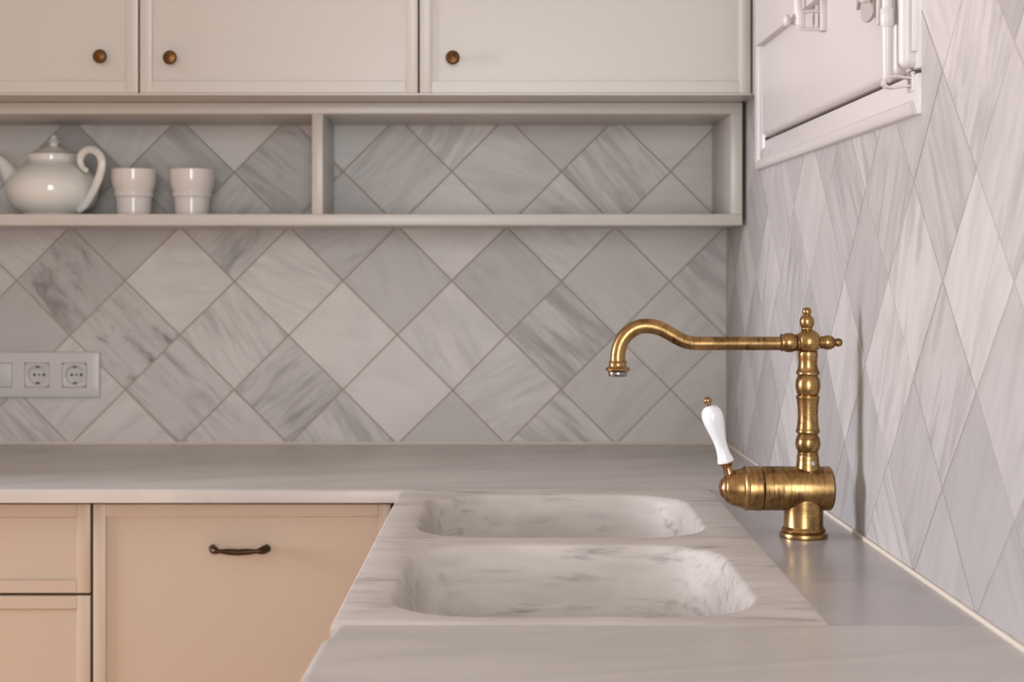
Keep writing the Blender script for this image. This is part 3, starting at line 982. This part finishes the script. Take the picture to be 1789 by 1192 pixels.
prof = [(356, 176), (350, 186), (343, 190), (336, 188), (332, 180)] + smooth_prof([(328, 165), (315, 138), (300, 112), (286, 84), (276, 56), (271, 34), (268, 26)], 4) + [(262, 25)]
zs2 = [(pz(y) + shift, pxr(r)) for y, r in prof]
lathe(bm, [(z - zs2[0][0], r) for z, r in zs2], (tx(PX0) + pxr(4), TY, zs2[0][0]), (0, 0, 1), 48)
lid = obj('lid', bm, M['glaze'], pot, 60)
bm = bmesh.new()
prof = [(272, 26), (262, 30), (252, 30), (247, 34), (243, 48), (239, 52), (234, 48)] + smooth_prof([(228, 40), (218, 27), (208, 22), (198, 18), (190, 10), (186, .5)], 4)
zs3 = [(pz(y) + shift, pxr(r)) for y, r in prof]
lathe(bm, [(z - zs3[0][0], r) for z, r in zs3], (tx(PX0) + pxr(14), TY, zs3[0][0]), (0, 0, 1), 32)
obj('lid_finial', bm, M['glaze'], lid, 60)
qx = lambda c_: tx(c_ / 4.26)
hp = smooth_prof([(640, 452), (618, 432), (600, 400), (597, 365), (612, 328), (640, 303), (675, 296), (712, 308), (742, 338), (757, 380), (756, 425), (745, 475), (727, 530), (702, 590), (672, 645), (642, 695), (612, 728), (585, 745)], 4)
n = len(hp)


def hpt(x, y):
    """the handle swings towards the room"""
    yy = TY - .60 * max(0, qx(x) - tx(PX0))
    return ((x / 4.26 - 829.0) * yy / F_PX, yy, CAM_Z - (190 + y / 4.26 - 471.0) * yy / F_PX + shift)


rr = [pxr(16 + 14 * min(1, i / 14) - 3 * max(0, (i - n + 20) / 20)) for i in range(n)]
bm = bmesh.new()
tube(bm, [hpt(x, y) for x, y in hp], rr, 18, ((0, 1, 0), 0.75))
ball(bm, hpt(640, 448), pxr(21))
obj('handle', bm, M['glaze'], pot, 80)
bm = bmesh.new()
spp = smooth_prof([(170, 575), (105, 520), (60, 455), (25, 405), (-15, 375), (-60, 372), (-100, 395)], 5)
rr = smooth_prof([(0, 88), (1, 78), (2, 62), (3, 50), (4, 43), (5, 38), (6, 36)], 5)
tube(bm, [(qx(x), TY, pz(y) + shift) for x, y in spp], [pxr(r[1]) for r in rr], 24)
obj('spout', bm, M['glaze'], pot, 80)

cup_prof = [(0, 27.5), (1.5, 29)] + smooth_prof([(3, 29.3), (16, 30.2), (28, 31.2), (32, 31.6)], 3) + smooth_prof([(33.5, 34.2), (36.5, 35.0), (39.5, 34.2)], 3) \
    + smooth_prof([(41, 33.6), (46, 35.0), (54, 37.6), (64, 39.2), (76, 39.8), (80.5, 39.8)], 4) + [(81.5, 39.2), (81, 37.5), (62, 35.5), (42, 30.5), (30, 28), (6, 26), (4.5, 1)]
for k, (px, lab) in enumerate(((233.5, 'white banded tumbler next to the teapot handle'), (335, 'white banded tumbler standing further from the teapot'))):
    CYc = 2.835 + .004 * k
    s_ = F_PX / CYc
    cx_ = (px - 829.0) / s_
    bm = bmesh.new()
    lathe(bm, [(t / s_, max(r, .01) / s_) for t, r in cup_prof], (cx_, CYc, SHZ), (0, 0, 1), 48)
    o = obj('tumbler', bm, M['stoneware'], None, 50, (cx_, CYc, SHZ))
    tag(o, lab, 'cup', 'white tumblers on the open shelf')

# ------------------------------------------------------------------ socket plate on the back wall
sp_y = WALL_Y - .0003
wpx = lambda x: (x - 829.0) / S_BACK
wpz = lambda y: CAM_Z - (y - 471.0) / S_BACK
PC = [wpx(132.0), wpx(67.0), wpx(2.0)]
pzc = wpz(655.0)
plate = thing('socket_plate', (PC[1], WALL_Y, pzc), 'white wall plate with two round sockets and a rocker switch', 'socket')
x0, x1, z0, z1 = PC[2] - .0475, wpx(175.5), wpz(694.0), wpz(615.0)
hw = 0.0235
bm = bmesh.new()
xs = sorted([x0, x1] + [c + s_ * hw for c in PC for s_ in (-1, 1)])
yf = WALL_Y - .0095
# one moulding: face with three square openings, chamfered outer margin
bv = .0024
gxs = [x0 + bv] + xs[1:-1] + [x1 - bv]
gzs = [z0 + bv, pzc - hw, pzc + hw, z1 - bv]
vg = {(i, k): bm.verts.new((x, yf, z)) for i, x in enumerate(gxs) for k, z in enumerate(gzs)}
vb = {}
for i in range(len(gxs) - 1):
    for k in range(3):
        if k == 1 and i % 2 == 1:
            q = [(i, k), (i + 1, k), (i + 1, k + 1), (i, k + 1)]
            lo = [bm.verts.new((vg[c_].co.x, sp_y, vg[c_].co.z)) for c_ in q]
            for m_ in range(4):
                bm.faces.new((vg[q[m_]], vg[q[(m_ + 1) % 4]], lo[(m_ + 1) % 4], lo[m_]))
            continue
        bm.faces.new((vg[i, k], vg[i + 1, k], vg[i + 1, k + 1], vg[i, k + 1]))
nx = len(gxs) - 1
loop = [(i, 0) for i in range(nx)] + [(nx, k) for k in range(3)] + [(i, 3) for i in range(nx, 0, -1)] + [(0, k) for k in range(3, 0, -1)]
cxp, czp = (x0 + x1) / 2, (z0 + z1) / 2
prev = [vg[c_] for c_ in loop]
for d_, y_ in ((.6, yf + .0006), (1.0, yf + bv), (1.0, sp_y)):
    cur = []
    for i, k in loop:
        x_ = gxs[i] + (-bv * d_ if i == 0 else bv * d_ if i == nx else 0)
        z_ = gzs[k] + (-bv * d_ if k == 0 else bv * d_ if k == 3 else 0)
        cur.append(bm.verts.new((x_, y_, z_)))
    for m_ in range(len(loop)):
        w_ = (m_ + 1) % len(loop)
        bm.faces.new((prev[m_], prev[w_], cur[w_], cur[m_]))
    prev = cur
obj('frame', bm, M['plastic'], plate, 30)
for c in PC[:2]:
    bm = bmesh.new()
    n = 32
    h2 = hw - .0007
    ys = yf - .0008
    sq, ci, c2, c3 = [], [], [], []
    for k in range(n):
        a = 2 * math.pi * (k + .5) / n
        m_ = max(abs(math.cos(a)), abs(math.sin(a)))
        sq.append((c + h2 * math.cos(a) / m_, pzc + h2 * math.sin(a) / m_))
        ci.append((c + .0190 * math.cos(a), pzc + .0190 * math.sin(a)))
        c3.append((c + .0178 * math.cos(a), pzc + .0178 * math.sin(a)))
    loft(bm, [[(x, sp_y, z) for x, z in sq], [(x, ys + .0006, z) for x, z in sq], [(c + (x - c) * .975, ys, pzc + (z - pzc) * .975) for x, z in sq],
              [(x, ys, z) for x, z in ci], [(x, ys + .0006, z) for x, z in c3], [(x, sp_y - .0015, z) for x, z in c3]], cap0=True, cap1=True)
    soc = obj('socket', bm, M['plastic_dim'], plate, 30)
    for s_ in (-1, 1):
        bm = bmesh.new(); lathe(bm, [(0, .0027), (.0004, .0027)], (c + s_ * .0088 + .0022, sp_y - .0014, pzc), (0, -1, 0), 16)
        obj('pin_hole', bm, M['black'], soc)
    bm = bmesh.new(); lathe(bm, [(0, .0022), (.0006, .0020)], (c + .0022, sp_y - .0014, pzc), (0, -1, 0), 16)
    obj('screw', bm, M['steel'], soc)
    for s_ in (-1, 1):
        obj('earth_clip', bx(c - .0028, c + .0028, yf + .0012, sp_y - .0010, pzc + s_ * .0160 - .0022, pzc + s_ * .0160 + .0022, .0006, 1), M['steel'], soc)
c = PC[2]
obj('rocker', bx(c - hw + .0008, c + hw - .0008, yf - .0012, sp_y, pzc - hw + .0008, pzc + hw - .0008, .001, 2), M['plastic'], plate, 40)
